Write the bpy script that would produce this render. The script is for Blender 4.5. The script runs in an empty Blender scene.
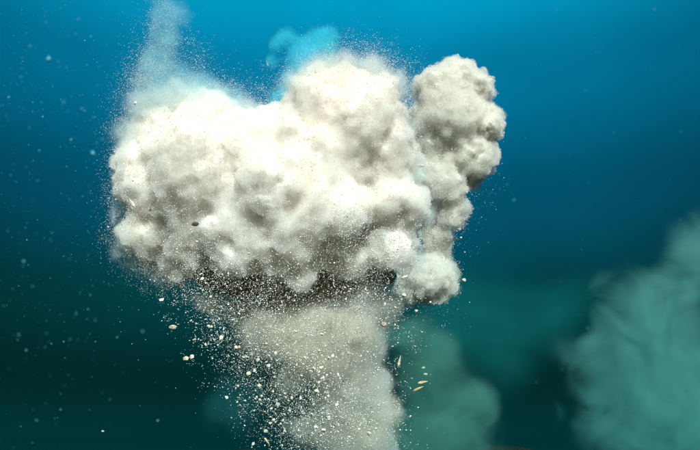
import bpy, bmesh, math, random
import numpy as np
from mathutils import Vector, Matrix, Euler
R = math.radians
S = bpy.context.scene
C = S.collection
rnd = random.Random(7)
rng = np.random.default_rng(11)

# ---------------------------------------------------------------- camera, water light, sun, exposure
CAM_H = 0.42
PITCH = 17.2
cam_d = bpy.data.cameras.new('camera'); cam = bpy.data.objects.new('camera', cam_d); C.objects.link(cam)
cam_d.sensor_fit = 'HORIZONTAL'; cam_d.sensor_width = 36; cam_d.lens = 36      # frame width = distance
cam_d.clip_start = 0.05; cam_d.clip_end = 500
cam.location = (0, 0, CAM_H); cam.rotation_euler = (R(90 + PITCH), 0, 0)
S.camera = cam
cam_d.dof.use_dof = True; cam_d.dof.focus_distance = 2.15; cam_d.dof.aperture_fstop = 7.0

SUN_EL, SUN_AZ = 56, 128            # azimuth: degrees from +x, counter-clockwise, of where the light comes from
w = bpy.data.worlds.new('World'); S.world = w; w.use_nodes = True
nt = w.node_tree; nt.nodes.clear()
N = nt.nodes.new; L = nt.links.new


def sun_dir(el, az):
    return Vector((math.cos(R(el)) * math.cos(R(az)), math.cos(R(el)) * math.sin(R(az)), math.sin(R(el))))


sd = sun_dir(36, -80)               # light comes from above, behind the photographer and to the right
sun_l = bpy.data.lights.new('sun', 'SUN'); sun_l.energy = 5.0; sun_l.angle = R(0.5); sun_l.color = (1, 0.69, 0.675)
sun = bpy.data.objects.new('sun', sun_l); C.objects.link(sun)
sun.rotation_euler = sd.to_track_quat('Z', 'Y').to_euler()
sun.location = (3, -4, 8)


def srgb(r, g, b):
    f = lambda c: ((c / 255 + 0.055) / 1.055) ** 2.4 if c > 10 else c / 255 / 12.92
    return (f(r), f(g), f(b), 1)


# open water as seen by a diver: dark green-teal below, blue above, brightest overhead (daylight through the surface)
tc = N('ShaderNodeTexCoord'); sep = N('ShaderNodeSeparateXYZ'); L(tc.outputs['Generated'], sep.inputs[0])
# brightest side a little right of the frame's middle, falling off sideways
dotn = N('ShaderNodeVectorMath'); dotn.operation = 'DOT_PRODUCT'
bd = Vector((0.0, 0.82, 0.58)).normalized(); dotn.inputs[1].default_value = bd
L(tc.outputs['Generated'], dotn.inputs[0])
ramp = N('ShaderNodeValToRGB'); cr = ramp.color_ramp; cr.interpolation = 'EASE'
stops = [(0.00, srgb(0, 18, 16)), (0.49, srgb(0, 20, 17)), (0.53, srgb(0, 33, 29)), (0.59, srgb(0, 74, 78)), (0.66, srgb(0, 90, 118)),
         (0.74, srgb(0, 122, 160)), (0.80, srgb(0, 158, 200)), (1.0, srgb(60, 210, 238))]
mz = N('ShaderNodeMath'); mz.operation = 'MULTIPLY_ADD'; L(sep.outputs['Z'], mz.inputs[0]); mz.inputs[1].default_value = 0.5; mz.inputs[2].default_value = 0.5
L(mz.outputs[0], ramp.inputs[0])
while len(cr.elements) < len(stops): cr.elements.new(0.5)
for e, (p, c) in zip(cr.elements, stops): e.position = p; e.color = c
glow = N('ShaderNodeMapRange'); glow.inputs['From Min'].default_value = 0.76; glow.inputs['From Max'].default_value = 1.0
glow.inputs['To Min'].default_value = 0.34; glow.inputs['To Max'].default_value = 1.1; L(dotn.outputs['Value'], glow.inputs['Value'])
glow.interpolation_type = 'SMOOTHSTEP'
murk = N('ShaderNodeTexNoise'); murk.inputs['Scale'].default_value = 3.2; murk.inputs['Detail'].default_value = 5; L(tc.outputs['Generated'], murk.inputs['Vector'])
mk = N('ShaderNodeMapRange'); mk.inputs['From Min'].default_value = .3; mk.inputs['From Max'].default_value = .7; mk.inputs['To Min'].default_value = .86; mk.inputs['To Max'].default_value = 1.12
L(murk.outputs[0], mk.inputs['Value'])
gm = N('ShaderNodeMath'); gm.operation = 'MULTIPLY'; L(glow.outputs[0], gm.inputs[0]); L(mk.outputs[0], gm.inputs[1])
mul = N('ShaderNodeVectorMath'); mul.operation = 'SCALE'; L(ramp.outputs[0], mul.inputs[0]); L(gm.outputs[0], mul.inputs['Scale'])
bg = N('ShaderNodeBackground'); L(mul.outputs[0], bg.inputs[0]); bg.inputs[1].default_value = 0.39
out = N('ShaderNodeOutputWorld'); L(bg.outputs[0], out.inputs[0])

S.view_settings.view_transform = 'Standard'; S.view_settings.look = 'None'
S.view_settings.exposure = 1.42; S.view_settings.gamma = 1
S.render.engine = 'CYCLES'
cy = S.cycles
cy.max_bounces = 12; cy.diffuse_bounces = 3; cy.volume_bounces = 8; cy.transparent_max_bounces = 24; cy.glossy_bounces = 2
cy.use_denoising = True
cy.sample_clamp_indirect = 4

# ---------------------------------------------------------------- helpers
MW = Matrix.Translation(cam.location) @ cam.rotation_euler.to_matrix().to_4x4()


def P(px, py, d):
    """world point seen at pixel (px, py) of the 700x450 photograph, d metres into the view"""
    return MW @ Vector(((px - 350) / 700 * d, (225 - py) / 700 * d, -d))


def tag(o, label=None, cat=None, group=None, kind=None):
    for k, v in (('label', label), ('category', cat), ('group', group), ('kind', kind)):
        if v: o[k] = v
    return o


def empty(name, loc):
    o = bpy.data.objects.new(name, None); o.location = loc; o.empty_display_size = .1; C.objects.link(o); return o


def link(name, me, mat, parent=None):
    o = bpy.data.objects.new(name, me); C.objects.link(o)
    if mat is not None and not me.materials: me.materials.append(mat)
    if parent is not None:
        o.parent = parent
        o.matrix_parent_inverse = Matrix.Translation(-parent.location)
    return o


def tex(name, ttype, size, **kw):
    t = bpy.data.textures.new(name, ttype); t.noise_scale = size
    for k, v in kw.items(): setattr(t, k, v)
    return t


def billow_mesh(name, balls, voxel, layers, stretch=1.0, k=1.0):
    voxel *= k; layers = [(a, b * k, c * k, d) for (a, b, c, d) in layers]
    return billow(name, balls, voxel, layers, stretch)


def billow(name, balls, voxel, layers, stretch):
    """union of balls -> one closed skin, puffed up by layers of noise; returned as a baked mesh"""
    bm = bmesh.new()
    for (c, r) in balls:
        m = Matrix.Translation(c) @ Matrix.Diagonal((r, r * stretch, r, 1))
        bmesh.ops.create_icosphere(bm, subdivisions=3, radius=1, matrix=m)
    me = bpy.data.meshes.new(name); bm.to_mesh(me); bm.free()
    o = bpy.data.objects.new('scratch', me); C.objects.link(o)
    rm = o.modifiers.new('r', 'REMESH'); rm.mode = 'VOXEL'; rm.voxel_size = voxel
    sm = o.modifiers.new('s', 'SMOOTH'); sm.factor = 0.6; sm.iterations = 6
    used = []
    for (kind, size, strength, mid) in layers:
        if kind == 'V':
            t = tex('t', 'VORONOI', size, distance_metric='DISTANCE', noise_intensity=1.0)
        else:
            t = tex('t', 'CLOUDS', size, noise_depth=2, noise_basis='BLENDER_ORIGINAL')
        used.append(t)
        dm = o.modifiers.new('d', 'DISPLACE'); dm.texture = t; dm.texture_coords = 'GLOBAL'; dm.strength = strength; dm.mid_level = mid
    r2 = o.modifiers.new('r2', 'REMESH'); r2.mode = 'VOXEL'; r2.voxel_size = voxel * 0.9; r2.use_smooth_shade = True
    dg = bpy.context.evaluated_depsgraph_get()
    ev = o.evaluated_get(dg)
    res = bpy.data.meshes.new_from_object(ev); res.name = name
    bpy.data.objects.remove(o); bpy.data.meshes.remove(me)
    for t in used: bpy.data.textures.remove(t)
    res.materials.clear()
    return largest_piece(res)


def largest_piece(me):
    """drop crumbs the noise pinched off"""
    bm = bmesh.new(); bm.from_mesh(me); bm.verts.ensure_lookup_table(); seen = bytearray(len(bm.verts)); best = []
    for v in bm.verts:
        if seen[v.index]: continue
        st = [v]; seen[v.index] = 1; comp = []
        while st:
            a = st.pop(); comp.append(a)
            for e in a.link_edges:
                b = e.other_vert(a)
                if not seen[b.index]: seen[b.index] = 1; st.append(b)
        if len(comp) > len(best): best = comp
    if len(best) < len(bm.verts):
        keep = set(best); bmesh.ops.delete(bm, geom=[v for v in bm.verts if v not in keep], context='VERTS')
        bm.to_mesh(me)
    bm.free()
    return me


def balls_px(lst, d, dz=0.0, seed=1, scale=1.0):
    """(px, py, radius in px[, extra depth in px]) -> world balls at view depth d"""
    r = random.Random(seed); res = []
    for t in lst:
        px, py, rad = t[:3]; off = t[3] if len(t) > 3 else r.uniform(-dz, dz)
        dd = d + off / 700 * d
        res.append((P(px, py, dd), rad / 700 * dd * scale))
    return res


# ---------------------------------------------------------------- materials
def new_mat(name):
    m = bpy.data.materials.new(name); m.use_nodes = True; t = m.node_tree; t.nodes.clear(); return m, t


def vol_mat(name, density, color, aniso=0.0, absorb=(0, 0, 0)):
    m, t = new_mat(name)
    o = t.nodes.new('ShaderNodeOutputMaterial'); v = t.nodes.new('ShaderNodeVolumePrincipled')
    v.inputs['Color'].default_value = (*color, 1); v.inputs['Density'].default_value = density
    v.inputs['Anisotropy'].default_value = aniso; v.inputs['Absorption Color'].default_value = (*absorb, 1)
    t.links.new(v.outputs[0], o.inputs['Volume'])
    return m


def sand_mat(name, c0, c1, scale=9.0, grain=240.0, bump=0.3, alpha=None, speck=(0.95, 0.93, 0.88)):
    """matt suspended sand: two tones in soft patches, fine grain, optionally thinned by noise"""
    m, t = new_mat(name); n = t.nodes.new; l = t.links.new
    o = n('ShaderNodeOutputMaterial'); b = n('ShaderNodeBsdfPrincipled')
    b.inputs['Roughness'].default_value = 1; b.inputs['Specular IOR Level'].default_value = 0
    tc = n('ShaderNodeTexCoord')
    n1 = n('ShaderNodeTexNoise'); n1.inputs['Scale'].default_value = scale; n1.inputs['Detail'].default_value = 6
    n2 = n('ShaderNodeTexNoise'); n2.inputs['Scale'].default_value = grain; n2.inputs['Detail'].default_value = 2
    l(tc.outputs['Object'], n1.inputs[0]); l(tc.outputs['Object'], n2.inputs[0])
    r1 = n('ShaderNodeMapRange'); r1.inputs['From Min'].default_value = .35; r1.inputs['From Max'].default_value = .65; l(n1.outputs[0], r1.inputs[0])
    mx = n('ShaderNodeMix'); mx.data_type = 'RGBA'; l(r1.outputs[0], mx.inputs['Factor']); mx.inputs['A'].default_value = (*c0, 1); mx.inputs['B'].default_value = (*c1, 1)
    r2 = n('ShaderNodeMapRange'); r2.inputs['From Min'].default_value = .62; r2.inputs['From Max'].default_value = .74; l(n2.outputs[0], r2.inputs[0])
    mx2 = n('ShaderNodeMix'); mx2.data_type = 'RGBA'; l(r2.outputs[0], mx2.inputs['Factor']); l(mx.outputs['Result'], mx2.inputs['A']); mx2.inputs['B'].default_value = (*speck, 1)
    l(mx2.outputs['Result'], b.inputs['Base Color'])
    bp = n('ShaderNodeBump'); bp.inputs['Strength'].default_value = bump; bp.inputs['Distance'].default_value = .01; l(n2.outputs[0], bp.inputs['Height']); l(bp.outputs[0], b.inputs['Normal'])
    if alpha is not None:
        lo, hi = alpha
        r3 = n('ShaderNodeMapRange'); r3.inputs['To Min'].default_value = lo; r3.inputs['To Max'].default_value = hi
        r3.inputs['From Min'].default_value = .35; r3.inputs['From Max'].default_value = .65; l(n1.outputs[0], r3.inputs[0])
        tr = n('ShaderNodeBsdfTransparent'); ms = n('ShaderNodeMixShader'); l(r3.outputs[0], ms.inputs[0]); l(tr.outputs[0], ms.inputs[1]); l(b.outputs[0], ms.inputs[2])
        l(ms.outputs[0], o.inputs['Surface'])
    else:
        l(b.outputs[0], o.inputs['Surface'])
    return m


# ---------------------------------------------------------------- seabed and the water between
def seabed():
    nx, ny = 420, 320
    us = np.linspace(-1, 1, nx); vs = np.linspace(0, 1, ny)
    xs = np.sign(us) * (np.abs(us) ** 3) * 220; ys = -6 + (vs ** 3) * 300
    X, Y = np.meshgrid(xs, ys)
    r = np.random.default_rng(3); Z = np.zeros_like(X)
    for k in range(26):
        f = 10 ** r.uniform(-1.1, 0.5); a = r.uniform(0, 2 * math.pi); ph = r.uniform(0, 6.28)
        Z += 0.02 / max(f, .3) * np.sin(f * (X * math.cos(a) + Y * math.sin(a)) + ph)
    fade = np.clip(1 - (np.hypot(X, Y) - 10) / 40, 0, 1)
    Z = Z * 0.35 * fade - 0.03
    Z += 0.400 * np.exp(-(((X - 1.45) / .5) ** 4 + ((Y - 7) / 1.2) ** 2))
    Z += 0.47 * np.exp(-(((X + .75) / .9) ** 2 + ((Y - 5.4) / 1.1) ** 2))
    v = np.stack([X, Y, Z], -1).reshape(-1, 3)
    i = np.arange(nx * ny).reshape(ny, nx)
    f = np.stack([i[:-1, :-1], i[:-1, 1:], i[1:, 1:], i[1:, :-1]], -1).reshape(-1, 4)
    me = bpy.data.meshes.new('seabed'); me.from_pydata(v.tolist(), [], f.tolist())
    me.polygons.foreach_set('use_smooth', [True] * len(me.polygons))
    m = sand_mat('seabed_sand', (0.014, 0.016, 0.013), (0.026, 0.027, 0.022), scale=1.2, grain=60, bump=.5, speck=(.09, .09, .075))
    tag(link('seabed', me, m), kind='structure')


seabed()
bm = bmesh.new(); bmesh.ops.create_cube(bm, size=1)
me = bpy.data.meshes.new('haze'); bm.to_mesh(me); bm.free()
hz = link('haze', me, vol_mat('water_haze', 0.115, (0.001, 0.0095, 0.0085), 0.0, (0.0, 0.62, 0.68)))
HZ_TOP = 3.35
hz.scale = (480, 330, HZ_TOP + 1.3); hz.location = (0, 145, (HZ_TOP - 1.3) / 2)
tag(hz, kind='stuff')

# ---------------------------------------------------------------- clouds of sand
sand_white = sand_mat('bright_sand', (0.94, 0.87, 0.83), (0.80, 0.69, 0.56), scale=7, grain=420)
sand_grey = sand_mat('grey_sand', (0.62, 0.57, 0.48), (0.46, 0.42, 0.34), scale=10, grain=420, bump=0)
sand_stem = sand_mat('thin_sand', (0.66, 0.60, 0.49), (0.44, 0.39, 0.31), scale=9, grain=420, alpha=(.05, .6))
veil_bright = vol_mat('sand_veil', 36, (.99, .965, .92))
veil_soft = vol_mat('sand_veil_soft', 5, (.93, .92, .87))

D = 2.2; K = D / 4
head = [(165, 140, 28), (205, 128, 32), (245, 148, 34), (158, 190, 32), (156, 235, 24), (205, 195, 46), (192, 238, 28), (255, 195, 46), (292, 145, 42), (324, 112, 34),
        (362, 116, 38), (388, 132, 20), (345, 104, 30), (374, 98, 20), (308, 104, 18), (384, 160, 34), (325, 165, 50), (280, 228, 44), (318, 228, 36), (396, 205, 28), (394, 245, 20), (240, 240, 30), (345, 262, 20), (300, 258, 20), (355, 225, 20, 30), (270, 188, 50, -8), (318, 200, 48, -6), (230, 215, 40, -6), (196, 172, 42, -20), (178, 158, 30, -14), (248, 222, 36, -12), (150, 226, 26, -6), (182, 256, 20, -4), (290, 236, 36, -4), (150, 160, 26)]
stem = [(215, 292, 16), (260, 308, 26), (310, 312, 36), (360, 300, 34), (300, 335, 26), (345, 345, 38), (352, 385, 34), (358, 420, 32), (345, 440, 30), (360, 460, 36), (350, 500, 46), (345, 540, 56)]

main = empty('sand_plume', P(350, 540, D)); main.location.z = 0.0
tag(main, 'huge white billowing cloud of sand bursting up in front on a grainy grey stem', 'sand cloud')
HL = [('C', .30, .15, .5), ('V', .20, -.045, .35), ('V', .10, -.014, .35), ('C', .09, .035, .5), ('C', .028, .022, .5), ('C', .014, .012, .5)]
core_me = billow_mesh('billow', balls_px(head, D, 9, 2), 0.008, HL, k=K)
core = link('billow', core_me, sand_white, main)
veil_me = billow_mesh('veil', balls_px(head, D, 9, 2, scale=1.07), 0.014,
                      [('C', .30, .15, .36), ('V', .20, -.06, .45), ('V', .10, -.02, .6), ('C', .06, .10, .5), ('C', .025, .04, .5)], k=K)
veil = link('veil', veil_me, veil_bright, main)
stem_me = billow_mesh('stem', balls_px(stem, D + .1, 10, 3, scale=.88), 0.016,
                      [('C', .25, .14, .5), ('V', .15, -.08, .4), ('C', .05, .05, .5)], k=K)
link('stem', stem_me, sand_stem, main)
sv_me = billow_mesh('stem_veil', balls_px(stem, D + .1, 10, 3, scale=1.12), 0.022, [('C', .25, .16, .4), ('V', .15, -.08, .45), ('C', .06, .06, .5)], k=K)
link('stem_veil', sv_me, veil_soft, main)

under = [(198, 266, 14), (222, 273, 19), (255, 278, 22), (292, 281, 22), (328, 282, 21), (360, 279, 19), (384, 272, 12), (240, 284, 16), (312, 290, 17), (278, 288, 17)]  # shade under the cloud, put into the dark brown colour of this sand
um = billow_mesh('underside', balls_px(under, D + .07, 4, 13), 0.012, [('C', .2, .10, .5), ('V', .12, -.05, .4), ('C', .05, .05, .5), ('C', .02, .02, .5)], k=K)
link('underside', um, sand_mat('shade_brown_sand', (0.26, 0.19, 0.12), (0.15, 0.105, 0.065), scale=14, grain=420, speck=(.4, .34, .25)), main)['label'] = 'hollow underside of the cloud, its shade painted dark brown'

# tall cauliflower column on the right, a little farther off
col = [(434, 88, 21), (455, 84, 26), (474, 90, 20), (427, 110, 15), (450, 115, 38), (480, 122, 24), (490, 126, 14), (474, 155, 24), (458, 150, 30), (436, 145, 22), (472, 176, 14),
       (442, 185, 26), (446, 210, 21), (428, 176, 20), (436, 235, 18), (431, 214, 15), (430, 280, 27), (442, 278, 18), (412, 288, 20), (434, 255, 18), (414, 140, 14)]
D2 = 2.75; K2 = D2 / 4
c2 = empty('sand_column', P(435, 300, D2))
tag(c2, 'grey cauliflower shaped column of sand standing right of the big white cloud', 'sand cloud')
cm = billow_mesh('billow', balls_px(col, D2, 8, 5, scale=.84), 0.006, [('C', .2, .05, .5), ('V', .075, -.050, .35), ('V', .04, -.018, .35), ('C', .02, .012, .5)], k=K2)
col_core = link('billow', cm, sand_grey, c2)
cm = billow_mesh('veil', balls_px(col, D2, 8, 5, scale=1.06), 0.006, [('C', .2, .05, .5), ('V', .075, -.052, .36), ('V', .04, -.020, .38), ('C', .05, .03, .5), ('C', .015, .012, .5)], k=K2)
col_veil = link('veil', cm, vol_mat('column_veil', 30, (.96, .93, .87)), c2)


def mist_mat(name, balls, dens, color, nscale, lo=.42, hi=.62, step=.35, soft=1.0, spread=1.0):
    """uneven sand mist: density swells towards the middle of each ball and is torn by 3-D noise"""
    m, t = new_mat(name); n = t.nodes.new; l = t.links.new
    o = n('ShaderNodeOutputMaterial'); v = n('ShaderNodeVolumePrincipled'); v.inputs['Color'].default_value = (*color, 1)
    g = n('ShaderNodeNewGeometry')
    tot = None
    for (c, r) in balls:
        d = n('ShaderNodeVectorMath'); d.operation = 'DISTANCE'; l(g.outputs['Position'], d.inputs[0]); d.inputs[1].default_value = c
        mr = n('ShaderNodeMapRange'); mr.interpolation_type = 'SMOOTHSTEP'
        mr.inputs['From Min'].default_value = r * 1.15; mr.inputs['From Max'].default_value = r * .15 * soft; mr.inputs['To Min'].default_value = 0; mr.inputs['To Max'].default_value = 1
        l(d.outputs['Value'], mr.inputs['Value'])
        if tot is None: tot = mr.outputs[0]
        else:
            a = n('ShaderNodeMath'); a.operation = 'ADD'; l(tot, a.inputs[0]); l(mr.outputs[0], a.inputs[1]); tot = a.outputs[0]
    cl = n('ShaderNodeMath'); cl.operation = 'MULTIPLY'; cl.use_clamp = True; l(tot, cl.inputs[0]); cl.inputs[1].default_value = spread; tot = cl.outputs[0]
    nz = n('ShaderNodeTexNoise'); nz.inputs['Scale'].default_value = nscale; nz.inputs['Detail'].default_value = 6; nz.inputs['Roughness'].default_value = .62
    nz.inputs['Distortion'].default_value = .7
    l(g.outputs['Position'], nz.inputs['Vector'])
    sm = n('ShaderNodeMath'); sm.operation = 'MULTIPLY_ADD'; l(tot, sm.inputs[0]); sm.inputs[1].default_value = .35; l(nz.outputs[0], sm.inputs[2])
    r3 = n('ShaderNodeMapRange'); r3.inputs['From Min'].default_value = lo + .13; r3.inputs['From Max'].default_value = hi + .25; l(sm.outputs[0], r3.inputs['Value'])
    mu = n('ShaderNodeMath'); mu.operation = 'MULTIPLY'; l(r3.outputs[0], mu.inputs[0]); l(tot, mu.inputs[1])
    mu2 = n('ShaderNodeMath'); mu2.operation = 'MULTIPLY'; l(mu.outputs[0], mu2.inputs[0]); mu2.inputs[1].default_value = dens
    l(mu2.outputs[0], v.inputs['Density']); l(v.outputs[0], o.inputs['Volume'])
    m.cycles.volume_step_rate = step
    return m


def mist(name, balls, parent, dens, color, nscale, k, **kw):
    m = billow_mesh(name, [(c, r * 1.25) for c, r in balls], 0.06, [], k=k)
    return link(name, m, mist_mat(parent.name + '_' + name, balls, dens, color, nscale, **kw), parent)


def far_cloud(name, label, lst, d, dens, color, core_col, alpha, seed, dz=10, core_scale=.7, ns=4.0, **kw):  # blue-green tint of distant water haze is put into both cloud colours
    k = d / 4
    t = empty(name, P(*lst[0][:2], d)); tag(t, label, 'sand cloud')
    m = billow_mesh('billow', balls_px(lst, d, dz, seed, scale=core_scale), 0.02, [('C', .3, .16, .5), ('V', .16, -.08, .4), ('C', .08, .07, .5), ('C', .03, .03, .5)], k=k)
    link('billow', m, sand_mat(name + '_sand', core_col, tuple(c * .8 for c in core_col), scale=5 / k, grain=200 / k, alpha=alpha, bump=.1, speck=core_col), t)
    mist('veil', balls_px(lst, d, dz, seed, scale=1.25), t, dens / k, color, ns / k, k, **kw)
    return t


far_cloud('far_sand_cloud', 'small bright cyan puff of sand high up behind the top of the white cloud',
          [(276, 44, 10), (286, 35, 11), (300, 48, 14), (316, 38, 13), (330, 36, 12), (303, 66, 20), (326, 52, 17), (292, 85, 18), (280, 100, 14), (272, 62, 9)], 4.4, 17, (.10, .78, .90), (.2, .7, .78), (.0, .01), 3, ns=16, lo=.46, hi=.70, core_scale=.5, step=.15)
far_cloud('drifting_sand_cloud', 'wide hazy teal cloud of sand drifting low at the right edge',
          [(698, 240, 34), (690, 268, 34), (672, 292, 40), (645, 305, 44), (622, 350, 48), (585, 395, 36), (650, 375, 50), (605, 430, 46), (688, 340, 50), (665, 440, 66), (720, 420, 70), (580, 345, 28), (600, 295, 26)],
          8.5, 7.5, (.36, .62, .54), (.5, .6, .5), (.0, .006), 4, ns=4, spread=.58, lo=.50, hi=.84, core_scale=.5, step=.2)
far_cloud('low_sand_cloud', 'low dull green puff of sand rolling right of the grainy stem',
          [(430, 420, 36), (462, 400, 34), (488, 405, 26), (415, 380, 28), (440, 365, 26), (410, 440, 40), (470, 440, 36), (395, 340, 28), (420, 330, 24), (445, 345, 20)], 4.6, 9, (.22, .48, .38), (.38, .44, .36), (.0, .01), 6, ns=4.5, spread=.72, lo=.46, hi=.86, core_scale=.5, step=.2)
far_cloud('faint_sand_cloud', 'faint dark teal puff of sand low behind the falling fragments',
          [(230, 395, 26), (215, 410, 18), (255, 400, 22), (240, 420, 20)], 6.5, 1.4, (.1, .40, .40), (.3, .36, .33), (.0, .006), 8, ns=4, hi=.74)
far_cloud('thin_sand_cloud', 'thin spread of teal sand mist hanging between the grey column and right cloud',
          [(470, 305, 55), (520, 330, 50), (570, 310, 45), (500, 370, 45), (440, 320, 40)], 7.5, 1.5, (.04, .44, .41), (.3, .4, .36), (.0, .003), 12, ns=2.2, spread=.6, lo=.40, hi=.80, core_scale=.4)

# torn mist round the big cloud: rising wisp at its top left, thin skirt over the saddle, top and left rim
wisp = [(148, 108, 24), (182, 98, 24), (215, 102, 20), (245, 114, 18), (130, 140, 18), (126, 175, 15), (125, 215, 17), (132, 250, 19), (160, 272, 16), (270, 120, 14),
        (298, 84, 18), (320, 70, 17), (345, 64, 15), (372, 68, 16), (395, 84, 16), (405, 130, 14), (420, 175, 12), (425, 215, 14), (410, 255, 18)]
mist('rim_mist', balls_px(wisp, D, 8, 9, scale=1.35), main, 22, (.86, .92, .89), 24, K, step=.1, lo=.46, hi=.60)
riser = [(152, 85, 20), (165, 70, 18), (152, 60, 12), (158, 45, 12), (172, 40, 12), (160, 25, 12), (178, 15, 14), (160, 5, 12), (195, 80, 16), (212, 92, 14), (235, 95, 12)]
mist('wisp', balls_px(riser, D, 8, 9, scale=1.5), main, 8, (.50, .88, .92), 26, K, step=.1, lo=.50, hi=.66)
skirt = [(252, 345, 22), (285, 385, 22), (300, 430, 20), (200, 300, 16), (225, 308, 22), (255, 316, 28), (290, 326, 34), (325, 332, 38), (366, 326, 32), (345, 362, 40), (305, 350, 30), (375, 390, 30), (335, 405, 32), (380, 430, 26), (345, 445, 38), (392, 410, 14), (394, 300, 18), (270, 336, 22)]
mist('skirt', balls_px(skirt, D + .02, 10, 10, scale=1.3), main, 27, (.88, .81, .70), 15, K, step=.1, spread=.8, lo=.54, hi=.80)


# ---------------------------------------------------------------- loose grains
def grains_mesh(name, pts, sizes, seed=1):
    """one mesh of small irregular tetrahedral grains (4 triangles each)"""
    r = np.random.default_rng(seed); n = len(pts)
    base = np.array([(1, 1, 1), (1, -1, -1), (-1, 1, -1), (-1, -1, 1)], float) / 1.5
    q = r.normal(size=(n, 4)); q /= np.linalg.norm(q, axis=1)[:, None]
    a, b, c, d = q.T
    M = np.stack([np.stack([1 - 2 * (c * c + d * d), 2 * (b * c - a * d), 2 * (b * d + a * c)], -1),
                  np.stack([2 * (b * c + a * d), 1 - 2 * (b * b + d * d), 2 * (c * d - a * b)], -1),
                  np.stack([2 * (b * d - a * c), 2 * (c * d + a * b), 1 - 2 * (b * b + c * c)], -1)], 1)
    sc = sizes[:, None] * r.uniform(.5, 1.2, (n, 3))
    v = base[None] * sc[:, None, :]
    v = np.einsum('nij,nkj->nki', M, v) + pts[:, None, :]
    f = (np.arange(n) * 4)[:, None, None] + np.array([(0, 1, 2), (0, 3, 1), (0, 2, 3), (1, 3, 2)])[None]
    me = bpy.data.meshes.new(name)
    me.vertices.add(n * 4); me.vertices.foreach_set('co', v.reshape(-1))
    me.loops.add(n * 12); me.loops.foreach_set('vertex_index', f.reshape(-1).astype(np.int32))
    me.polygons.add(n * 4); me.polygons.foreach_set('loop_start', np.arange(0, n * 12, 3, dtype=np.int32))
    me.update(); me.validate()
    return me


def grain_mat(name, ca, cb, cc):
    m, t = new_mat(name); n = t.nodes.new; l = t.links.new
    o = n('ShaderNodeOutputMaterial'); b = n('ShaderNodeBsdfPrincipled'); b.inputs['Roughness'].default_value = .6; b.inputs['Specular IOR Level'].default_value = .3
    g = n('ShaderNodeNewGeometry'); r = n('ShaderNodeValToRGB'); l(g.outputs['Random Per Island'], r.inputs[0])
    e = r.color_ramp.elements; e[0].color = (*cb, 1); e[0].position = 0; e[1].color = (*ca, 1); e[1].position = .35
    x = e.new(.93); x.color = (*ca, 1); y = e.new(.97); y.color = (*cc, 1)
    l(r.outputs[0], b.inputs['Base Color']); l(b.outputs[0], o.inputs['Surface']); return m


grain_m = grain_mat('sand_grains', (.90, .83, .73), (.42, .35, .26), (.55, .34, .20))


def on_skin(me_obj, n, seed, reach, mask=None):
    """points scattered over an object's skin and thinning outwards over `reach` metres"""
    me = me_obj.data; nv = len(me.vertices)
    co = np.empty(nv * 3); no = np.empty(nv * 3); me.vertices.foreach_get('co', co); me.vertices.foreach_get('normal', no)
    co = co.reshape(-1, 3); no = no.reshape(-1, 3)
    r = np.random.default_rng(seed); w_ = mask(co, no) if mask is not None else np.ones(nv)
    i = r.choice(nv, n, p=w_ / w_.sum())
    # patchy reach: some stretches of the rim throw their grains much farther than others
    ph = np.sin(co[i] @ np.array([5.1, 3.3, 7.7]) + 1) * np.sin(co[i] @ np.array([-9.3, 4.1, 6.3]))
    rr = reach * (0.35 + np.clip(ph + .3, 0, 1.3))
    off = r.exponential(1, n) * rr
    return co[i] + no[i] * off[:, None] + r.normal(size=(n, 3)) * (off * .3)[:, None]


front = np.array(MW.to_3x3() @ Vector((0, 0, 1)))
fm = lambda co, no: np.clip(no @ front + .45, 0.02, 1)
pts = np.concatenate([on_skin(core, 40000, 5, .022, fm), on_skin(veil, 130000, 15, .003, fm)])


def px_cloud(n, f, seed):
    """f(rng, n) -> px, py, d arrays; world points"""
    r = np.random.default_rng(seed); px, py, d = f(r, n)
    v = np.stack([(px - 350) / 700 * d, (225 - py) / 700 * d, -d, np.ones_like(d)], 0)
    return (np.array(MW) @ v)[:3].T


def along(path, w_, dlo, dhi, clump=0):
    """scatter along a path of (px, py, spread, weight)"""
    def f(r, n):
        a = np.array(path, float); ww = a[:, 3] / a[:, 3].sum(); i = r.choice(len(a), n, p=ww)
        j = np.clip(i + r.choice([-1, 0, 1], n), 0, len(a) - 1); t = r.uniform(0, .5, n)[:, None]
        b = a[i] * (1 - t) + a[j] * t
        px = b[:, 0] + r.normal(size=n) * b[:, 2] * w_; py = b[:, 1] + r.normal(size=n) * b[:, 2] * w_
        dd = r.uniform(dlo, dhi, n)
        if clump:                                       # most grains gather in ragged tufts
            m_ = max(8, n // clump); c = r.integers(0, m_, n); hold = r.random(n) < .6
            s_ = r.exponential(4.5, m_)[c] + 2.6
            px = np.where(hold, px[c] + r.normal(size=n) * s_, px); py = np.where(hold, py[c] + r.normal(size=n) * s_, py)
            dd = np.where(hold, dd[c] + r.normal(size=n) * .012, dd)
        return px, py, dd
    return f


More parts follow.
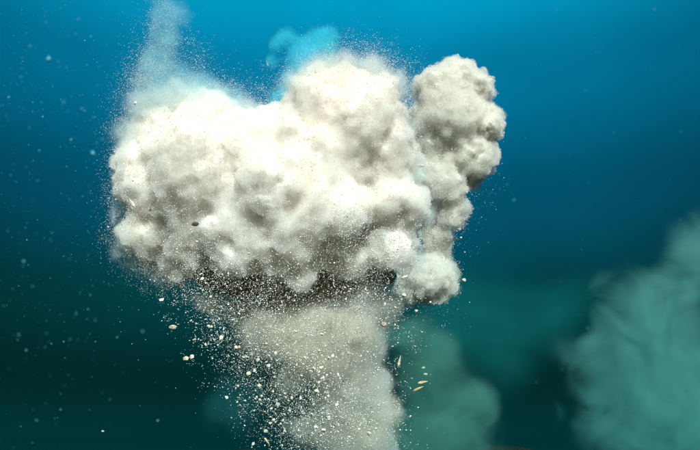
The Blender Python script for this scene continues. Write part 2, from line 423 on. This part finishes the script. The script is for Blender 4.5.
rim = [(150, 95, 22, 5), (152, 70, 18, 3), (158, 40, 14, 1.4), (162, 10, 13, .7), (190, 90, 22, 4), (230, 100, 18, 3), (262, 112, 15, 2), (128, 120, 12, 2.5), (124, 160, 10, 2), (123, 200, 11, 2.5), (125, 240, 12, 3),
       (145, 268, 14, 3), (175, 278, 16, 2.5), (290, 90, 17, 4), (318, 72, 16, 6), (345, 66, 15, 6), (375, 70, 16, 6), (398, 84, 14, 4), (408, 105, 12, 3), (412, 135, 10, 2), (418, 180, 10, 1.5), (428, 225, 10, 1.5), (420, 255, 16, 2.5)]
fall = [(185, 285, 16, 2), (215, 285, 18, 5), (250, 280, 18, 6), (290, 285, 20, 6), (330, 285, 22, 6), (370, 285, 20, 5), (400, 290, 16, 3), (215, 310, 18, 5), (250, 315, 22, 7), (290, 320, 26, 7), (340, 320, 26, 6),
        (385, 315, 20, 3), (240, 345, 22, 5), (275, 350, 24, 8), (310, 360, 26, 8), (350, 360, 24, 5), (270, 385, 22, 3.5), (300, 395, 24, 7), (335, 400, 24, 7), (365, 400, 20, 4), (285, 425, 20, 2.5), (315, 430, 22, 6), (345, 440, 24, 7), (375, 440, 18, 3)]
pit = [(350, 215, 10, 2), (360, 240, 12, 3), (340, 205, 8, 1), (370, 262, 12, 2), (395, 250, 12, 3), (400, 235, 8, 2), (215, 262, 16, 2), (180, 250, 14, 1.5), (300, 268, 14, 1.5)]
ps = [pts, px_cloud(100000, along(rim, .72, D - .12, D + .12, 90), 21), px_cloud(60000, along(fall, 1.0, D - .24, D + .2, 30), 22), px_cloud(3500, along(pit, 1, D - .34, D - .2), 23)]
sz = [rng.lognormal(-7.12, .35, len(ps[0])), rng.lognormal(-7.32, .35, len(ps[1])), rng.lognormal(-6.95, .5, len(ps[2])), rng.lognormal(-6.9, .4, len(ps[3]))]
link('sand_grains', grains_mesh('grains', np.concatenate(ps), np.concatenate(sz)), grain_m, main)['kind'] = 'stuff'
# a few grains shed by the column and the motes hanging in the open water
pts = on_skin(col_veil, 60000, 6, .003, fm)
shed = px_cloud(260, along([(490, 185, 10, 2), (478, 200, 12, 2), (468, 225, 10, 1), (462, 260, 10, 1), (440, 310, 14, 2)], 1, D2 - .2, D2), 31)
link('sand_grains', grains_mesh('grains', np.concatenate([pts, shed]), np.concatenate([rng.lognormal(-7.0, .35, len(pts)), rng.lognormal(-7.0, .4, 260)])), grain_m, c2)['kind'] = 'stuff'


def motes(r, n):
    px = np.where(r.random(n) < .72, r.beta(1.1, 2.0, n) * 190, r.uniform(0, 700, n)); py = r.beta(1, 1.5, n) * 450
    return px, py, 1 / r.uniform(1 / 3.4, 1 / .55, n)


mote_m = grain_mat('drifting_motes', (.10, .42, .48), (.04, .22, .28), (.3, .5, .5))
mm = link('drifting_motes', grains_mesh('motes', px_cloud(1500, motes, 41)[:1100], rng.lognormal(-7.75, .55, 1100)), mote_m)
tag(mm, 'fine pale motes hanging in the open water all round the clouds', 'motes', kind='stuff')


# ---------------------------------------------------------------- fragments one can pick out
def chip_mesh(name, seed, flat=.6, pointed=0.0, sub=1):
    r = random.Random(seed); bm = bmesh.new(); bmesh.ops.create_icosphere(bm, subdivisions=sub + 1, radius=1)
    ax = [Vector((r.gauss(0, 1), r.gauss(0, 1), r.gauss(0, 1))).normalized() for _ in range(7)]
    cut = [r.uniform(.55, .9) for _ in ax]
    for v in bm.verts:
        for a, c in zip(ax, cut):                       # planes knock the ball into broken facets
            d = v.co.dot(a)
            if d > c: v.co -= a * (d - c)
        v.co *= r.uniform(.88, 1.08)
        if pointed:
            s_ = 1 - pointed * (v.co.x * .5 + .5); v.co.y *= s_; v.co.z *= s_; v.co.x *= 1.9
        v.co.z *= flat
    me = bpy.data.meshes.new(name); bm.to_mesh(me); bm.free(); return me


def chip_mat(name, ca, cb, sc=700):
    m, t = new_mat(name); n = t.nodes.new; l = t.links.new
    o = n('ShaderNodeOutputMaterial'); b = n('ShaderNodeBsdfPrincipled'); b.inputs['Roughness'].default_value = .55
    tcn = n('ShaderNodeTexCoord'); nz = n('ShaderNodeTexNoise'); nz.inputs['Scale'].default_value = 2.2; nz.inputs['Detail'].default_value = 4; l(tcn.outputs['Object'], nz.inputs[0])
    oi = n('ShaderNodeObjectInfo'); ad = n('ShaderNodeMath'); ad.operation = 'MULTIPLY_ADD'; l(oi.outputs['Random'], ad.inputs[0]); ad.inputs[1].default_value = .5; l(nz.outputs[0], ad.inputs[2])
    rp = n('ShaderNodeValToRGB'); l(ad.outputs[0], rp.inputs[0]); rp.color_ramp.elements[0].position = .45; rp.color_ramp.elements[0].color = (*cb, 1)
    rp.color_ramp.elements[1].position = .75; rp.color_ramp.elements[1].color = (*ca, 1)
    l(rp.outputs[0], b.inputs['Base Color'])
    bp = n('ShaderNodeBump'); bp.inputs['Strength'].default_value = .4; bp.inputs['Distance'].default_value = .1; l(nz.outputs[0], bp.inputs['Height']); l(bp.outputs[0], b.inputs['Normal'])
    l(b.outputs[0], o.inputs['Surface']); return m


chip_pale = chip_mat('pale_shell', (.74, .66, .50), (.50, .42, .29))
chip_tan = chip_mat('tan_shell', (.70, .44, .22), (.48, .25, .11))
chip_dark = chip_mat('dark_shell', (.10, .07, .045), (.035, .025, .018))
chip_rose = chip_mat('rosy_shell', (.72, .55, .43), (.52, .34, .24))
kinds = {'chip': [chip_mesh('chip', i, .6) for i in range(4)], 'lump': [chip_mesh('lump', 20 + i, .85) for i in range(3)], 'spire': [chip_mesh('spire', 40 + i, .9, .8) for i in range(3)]}


def place(name, kind, mat, px, py, d, rad, label, cat, group=None, rot=None, st=(1, 1, 1)):
    o = bpy.data.objects.new(name, rnd.choice(kinds[kind])); C.objects.link(o)
    if not o.data.materials: o.data.materials.append(mat)
    o.material_slots[0].link = 'OBJECT'; o.material_slots[0].material = mat
    o.location = P(px, py, d); r = rad / 700 * d
    o.scale = (r * st[0], r * st[1], r * st[2])
    if rot is None: o.rotation_euler = [rnd.uniform(0, 6.28) for _ in range(3)]
    else: o.rotation_euler = (MW.to_3x3() @ Euler((R(rnd.uniform(-15, 15)), R(rnd.uniform(-15, 15)), R(rot))).to_matrix()).to_euler()
    return tag(o, label, cat, group)


dn = D - .36
NOTED = [
    ('dark_flake', 'chip', chip_dark, 195, 224, 4.6, -4, (1, .5, .8), 'largest dark brown flake lying against the left part of the white cloud'),
    ('dark_flake', 'chip', chip_dark, 150.5, 210, 1.7, 20, (1, .8, .8), 'tiny black flake just left of the larger brown flake'),
    ('shell_fragment', 'spire', chip_rose, 132, 203, 3.0, 125, (1, .8, .6), 'rosy pointed shell chip at the left rim of the white cloud'),
    ('shell_fragment', 'lump', chip_pale, 135.3, 103, 1.9, 0, (1, 1, 1), 'round bright white fragment left of the cloud beside the rising wisp'),
    ('shell_fragment', 'lump', chip_pale, 133, 180, 1.5, 0, (1, 1, 1), 'small round white fragment at the left rim above the rosy chip'),
    ('shell_fragment', 'chip', chip_pale, 173, 327, 4.4, 4, (1, .65, .8), 'big cream slab-shaped fragment falling alone in dark water far left'),
    ('shell_fragment', 'lump', chip_pale, 186, 358.5, 3.2, 0, (1, .8, .8), 'rounded cream lump, left one of a touching pair in dark water'),
    ('shell_fragment', 'lump', chip_pale, 192, 357, 2.9, 30, (1, .9, .8), 'cream lump, right one of a touching pair in dark water'),
    ('shell_fragment', 'lump', chip_pale, 161.5, 300, 2.4, 0, (1, .8, .8), 'cream fragment hanging in blue water left of the grey skirt'),
    ('shell_fragment', 'chip', chip_pale, 202, 279, 2.6, 10, (1, .7, .8), 'white fragment in the dark hollow under the left of the cloud'),
    ('shell_fragment', 'spire', chip_tan, 423, 382, 3.0, 8, (1, .6, .6), 'orange tan spire shell, upper one of two beside the green puff'),
    ('shell_fragment', 'spire', chip_tan, 418, 388.5, 3.2, 22, (1, .62, .6), 'orange tan spire shell, lower and larger one of two'),
    ('shell_fragment', 'chip', chip_pale, 425.5, 374, 2.1, 0, (1, .5, .6), 'thin white sliver just above the two tan spire shells'),
    ('shell_fragment', 'chip', chip_pale, 423.5, 367.5, 1.8, 10, (1, .6, .6), 'small white sliver, topmost of four right of the grey stem'),
    ('shell_fragment', 'spire', chip_pale, 399.5, 361, 3.4, 78, (1, .6, .6), 'upright cream spire shell standing over the right edge of the stem'),
    ('shell_fragment', 'lump', chip_tan, 333, 342.5, 1.9, 0, (1, 1, 1), 'round orange pebble against the middle of the grey stem'),
    ('shell_fragment', 'lump', chip_rose, 384, 324, 3.2, 20, (1, .9, .9), 'rosy cream clump right of the grey stem below the cloud'),
    ('shell_fragment', 'chip', chip_rose, 404.5, 277, 3.4, 22, (1, .5, .8), 'rosy slanting chip where white cloud and grey lump meet'),
    ('shell_fragment', 'chip', chip_pale, 421.5, 165.5, 4.0, 0, (1, .38, .6), 'long flat cream chip on the neck of the grey column'),
    ('shell_fragment', 'lump', chip_pale, 459.3, 229, 2.2, 10, (1, .8, .8), 'white fragment in open water right of the column neck'),
    ('shell_fragment', 'lump', chip_pale, 464, 280, 2.3, -15, (1, .8, .8), 'cream fragment touching the right side of the lower grey lump'),
    ('shell_fragment', 'lump', chip_pale, 461, 237.5, 1.2, 0, (1, .8, .8), 'tiny white fragment right of the column neck, lower of two'),
    ('shell_fragment', 'lump', chip_rose, 404, 295, 2.4, 0, (1, .8, .8), 'rosy pebble under the left edge of the lower grey lump'),
    ('shell_fragment', 'lump', chip_pale, 416.5, 310.5, 2.0, 0, (1, .8, .8), 'cream pebble hanging under the middle of the lower grey lump'),
    ('shell_fragment', 'lump', chip_pale, 278, 404, 2.8, 0, (1, .9, .8), 'bright cream lump low in dark water left of the stem, one of a close pair'),
    ('shell_fragment', 'lump', chip_pale, 273.5, 420, 2.4, 40, (1, .7, .8), 'double-lobed cream lump low in the dark water under the falling grains'),
    ('shell_fragment', 'spire', chip_tan, 267, 441, 2.6, -55, (1, .6, .6), 'slanting tan splinter near the bottom edge left of the stem'),
    ('shell_fragment', 'chip', chip_pale, 253, 444, 2.0, 20, (1, .8, .8), 'white chip at the bottom edge, leftmost of the falling fragments there'),
    ('shell_fragment', 'chip', chip_pale, 103, 431, 1.6, 0, (1, .6, .8), 'small pale blue-lit chip alone in dark water low at far left'),
    ('shell_fragment', 'chip', chip_pale, 221, 338, 3.0, 30, (1, .8, .8), 'cream chip at the upper left of the shower of fragments'),
    ('shell_fragment', 'lump', chip_tan, 212, 310.5, 1.7, 0, (1, .8, .8), 'reddish tan pebble on the left part of the grey skirt'),
    ('shell_fragment', 'lump', chip_tan, 239, 347, 2.0, 0, (1, .8, .8), 'tan pebble among pale chips under the grey skirt'),
]
for (nm, kd, mt, x, y, rad, rot, st, lab) in NOTED:
    dd = D2 - .3 if x > 410 and y < 300 else dn
    place(nm, kd, mt, x, y, dd, rad, lab, 'flake' if 'flake' in nm else 'shell fragment', rot=rot, st=st)

REGIONS = [  # path, count, radius range px, depth range, words for the place, group
    ([(190, 300, 14, 1), (205, 325, 14, 1), (228, 340, 14, 2)], 34, (.8, 2.1), (dn, D), ('in dark water left of the skirt, far out', 'in dark water below the skirt left end'), 'fragments falling left of the stem, high'),
    ([(250, 362, 15, 2.5), (262, 385, 15, 2)], 36, (.8, 2.6), (dn, D), ('halfway down at the outer edge of the shower', 'halfway down between outer edge and stem'), 'fragments falling left of the stem, halfway down'),
    ([(275, 412, 13, 1.5), (285, 438, 12, 1)], 28, (.9, 2.8), (dn, D), ('low at the outer edge of the shower', 'low in the shower close to the stem'), 'fragments falling left of the stem, low'),
    ([(285, 345, 16, 2), (305, 368, 16, 2), (335, 365, 12, 1)], 40, (.8, 2.2), (dn, D - .2), ('before the left side of the upper stem', 'before the right side of the upper stem'), 'fragments in front of the upper stem'),
    ([(318, 402, 16, 2.5), (335, 430, 18, 2.5), (368, 430, 12, 1)], 46, (.8, 3.0), (dn, D - .2), ('before the left side of the lower stem', 'before the right side of the lower stem'), 'fragments in front of the lower stem'),
    ([(210, 278, 12, 1), (240, 280, 12, 1)], 18, (.6, 1.4), (dn, dn + .08), ('in the brown hollow under the cloud, far left', 'in the brown hollow under the cloud, left half'), 'fragments under the left half of the cloud'),
    ([(275, 285, 12, 1), (310, 292, 14, 1), (350, 295, 12, 1)], 22, (.6, 1.4), (dn, dn + .08), ('in the brown hollow under the cloud, centre', 'in the brown hollow under the cloud, right half'), 'fragments under the right half of the cloud'),
    ([(385, 300, 8, 1), (400, 310, 10, 1), (392, 330, 10, 1), (420, 318, 12, .6)], 24, (.6, 1.5), (dn, D), ('beside the stem below the grey lump', 'in the teal gap below the grey lump'), 'fragments between stem and lump'),
    ([(122, 195, 6, 1), (120, 235, 7, 1)], 10, (.6, 1.3), (dn, D), ('out in the water off the left rim', 'touching the upright left rim of the cloud'), 'fragments beside the left rim'),
    ([(148, 270, 10, 1.5), (180, 275, 10, 1)], 12, (.6, 1.3), (dn, D), ('at the lower left corner of the cloud', 'just inside the lower left corner of the cloud'), 'fragments at the lower left corner of the cloud'),
]
for (path, cnt, (r0, r1), (d0, d1), where, grp) in REGIONS:
    r = np.random.default_rng(len(where[0]) + cnt); px, py, dd = along(path, .9, d0, d1)(r, cnt); mid = np.median(px); midy = np.median(py)
    for k in range(cnt):
        rad = r0 + (r1 - r0) * r.random() ** 2.2; q = (rad - r0) / (r1 - r0)
        rose = r.random() < .12; kd = 'lump' if r.random() < .5 else 'chip'
        size = 'tiny' if q < .12 else 'small' if q < .6 else 'larger'
        lab = f"{size} {'rosy' if rose else 'cream'} {'rounded lump' if kd == 'lump' else 'flat shell chip'} {where[int(px[k] > mid)]}, {'low down' if py[k] > midy else 'higher up'}"
        place('shell_fragment', kd, chip_rose if rose else chip_pale, px[k], py[k], dd[k], rad, lab, 'shell fragment', grp)
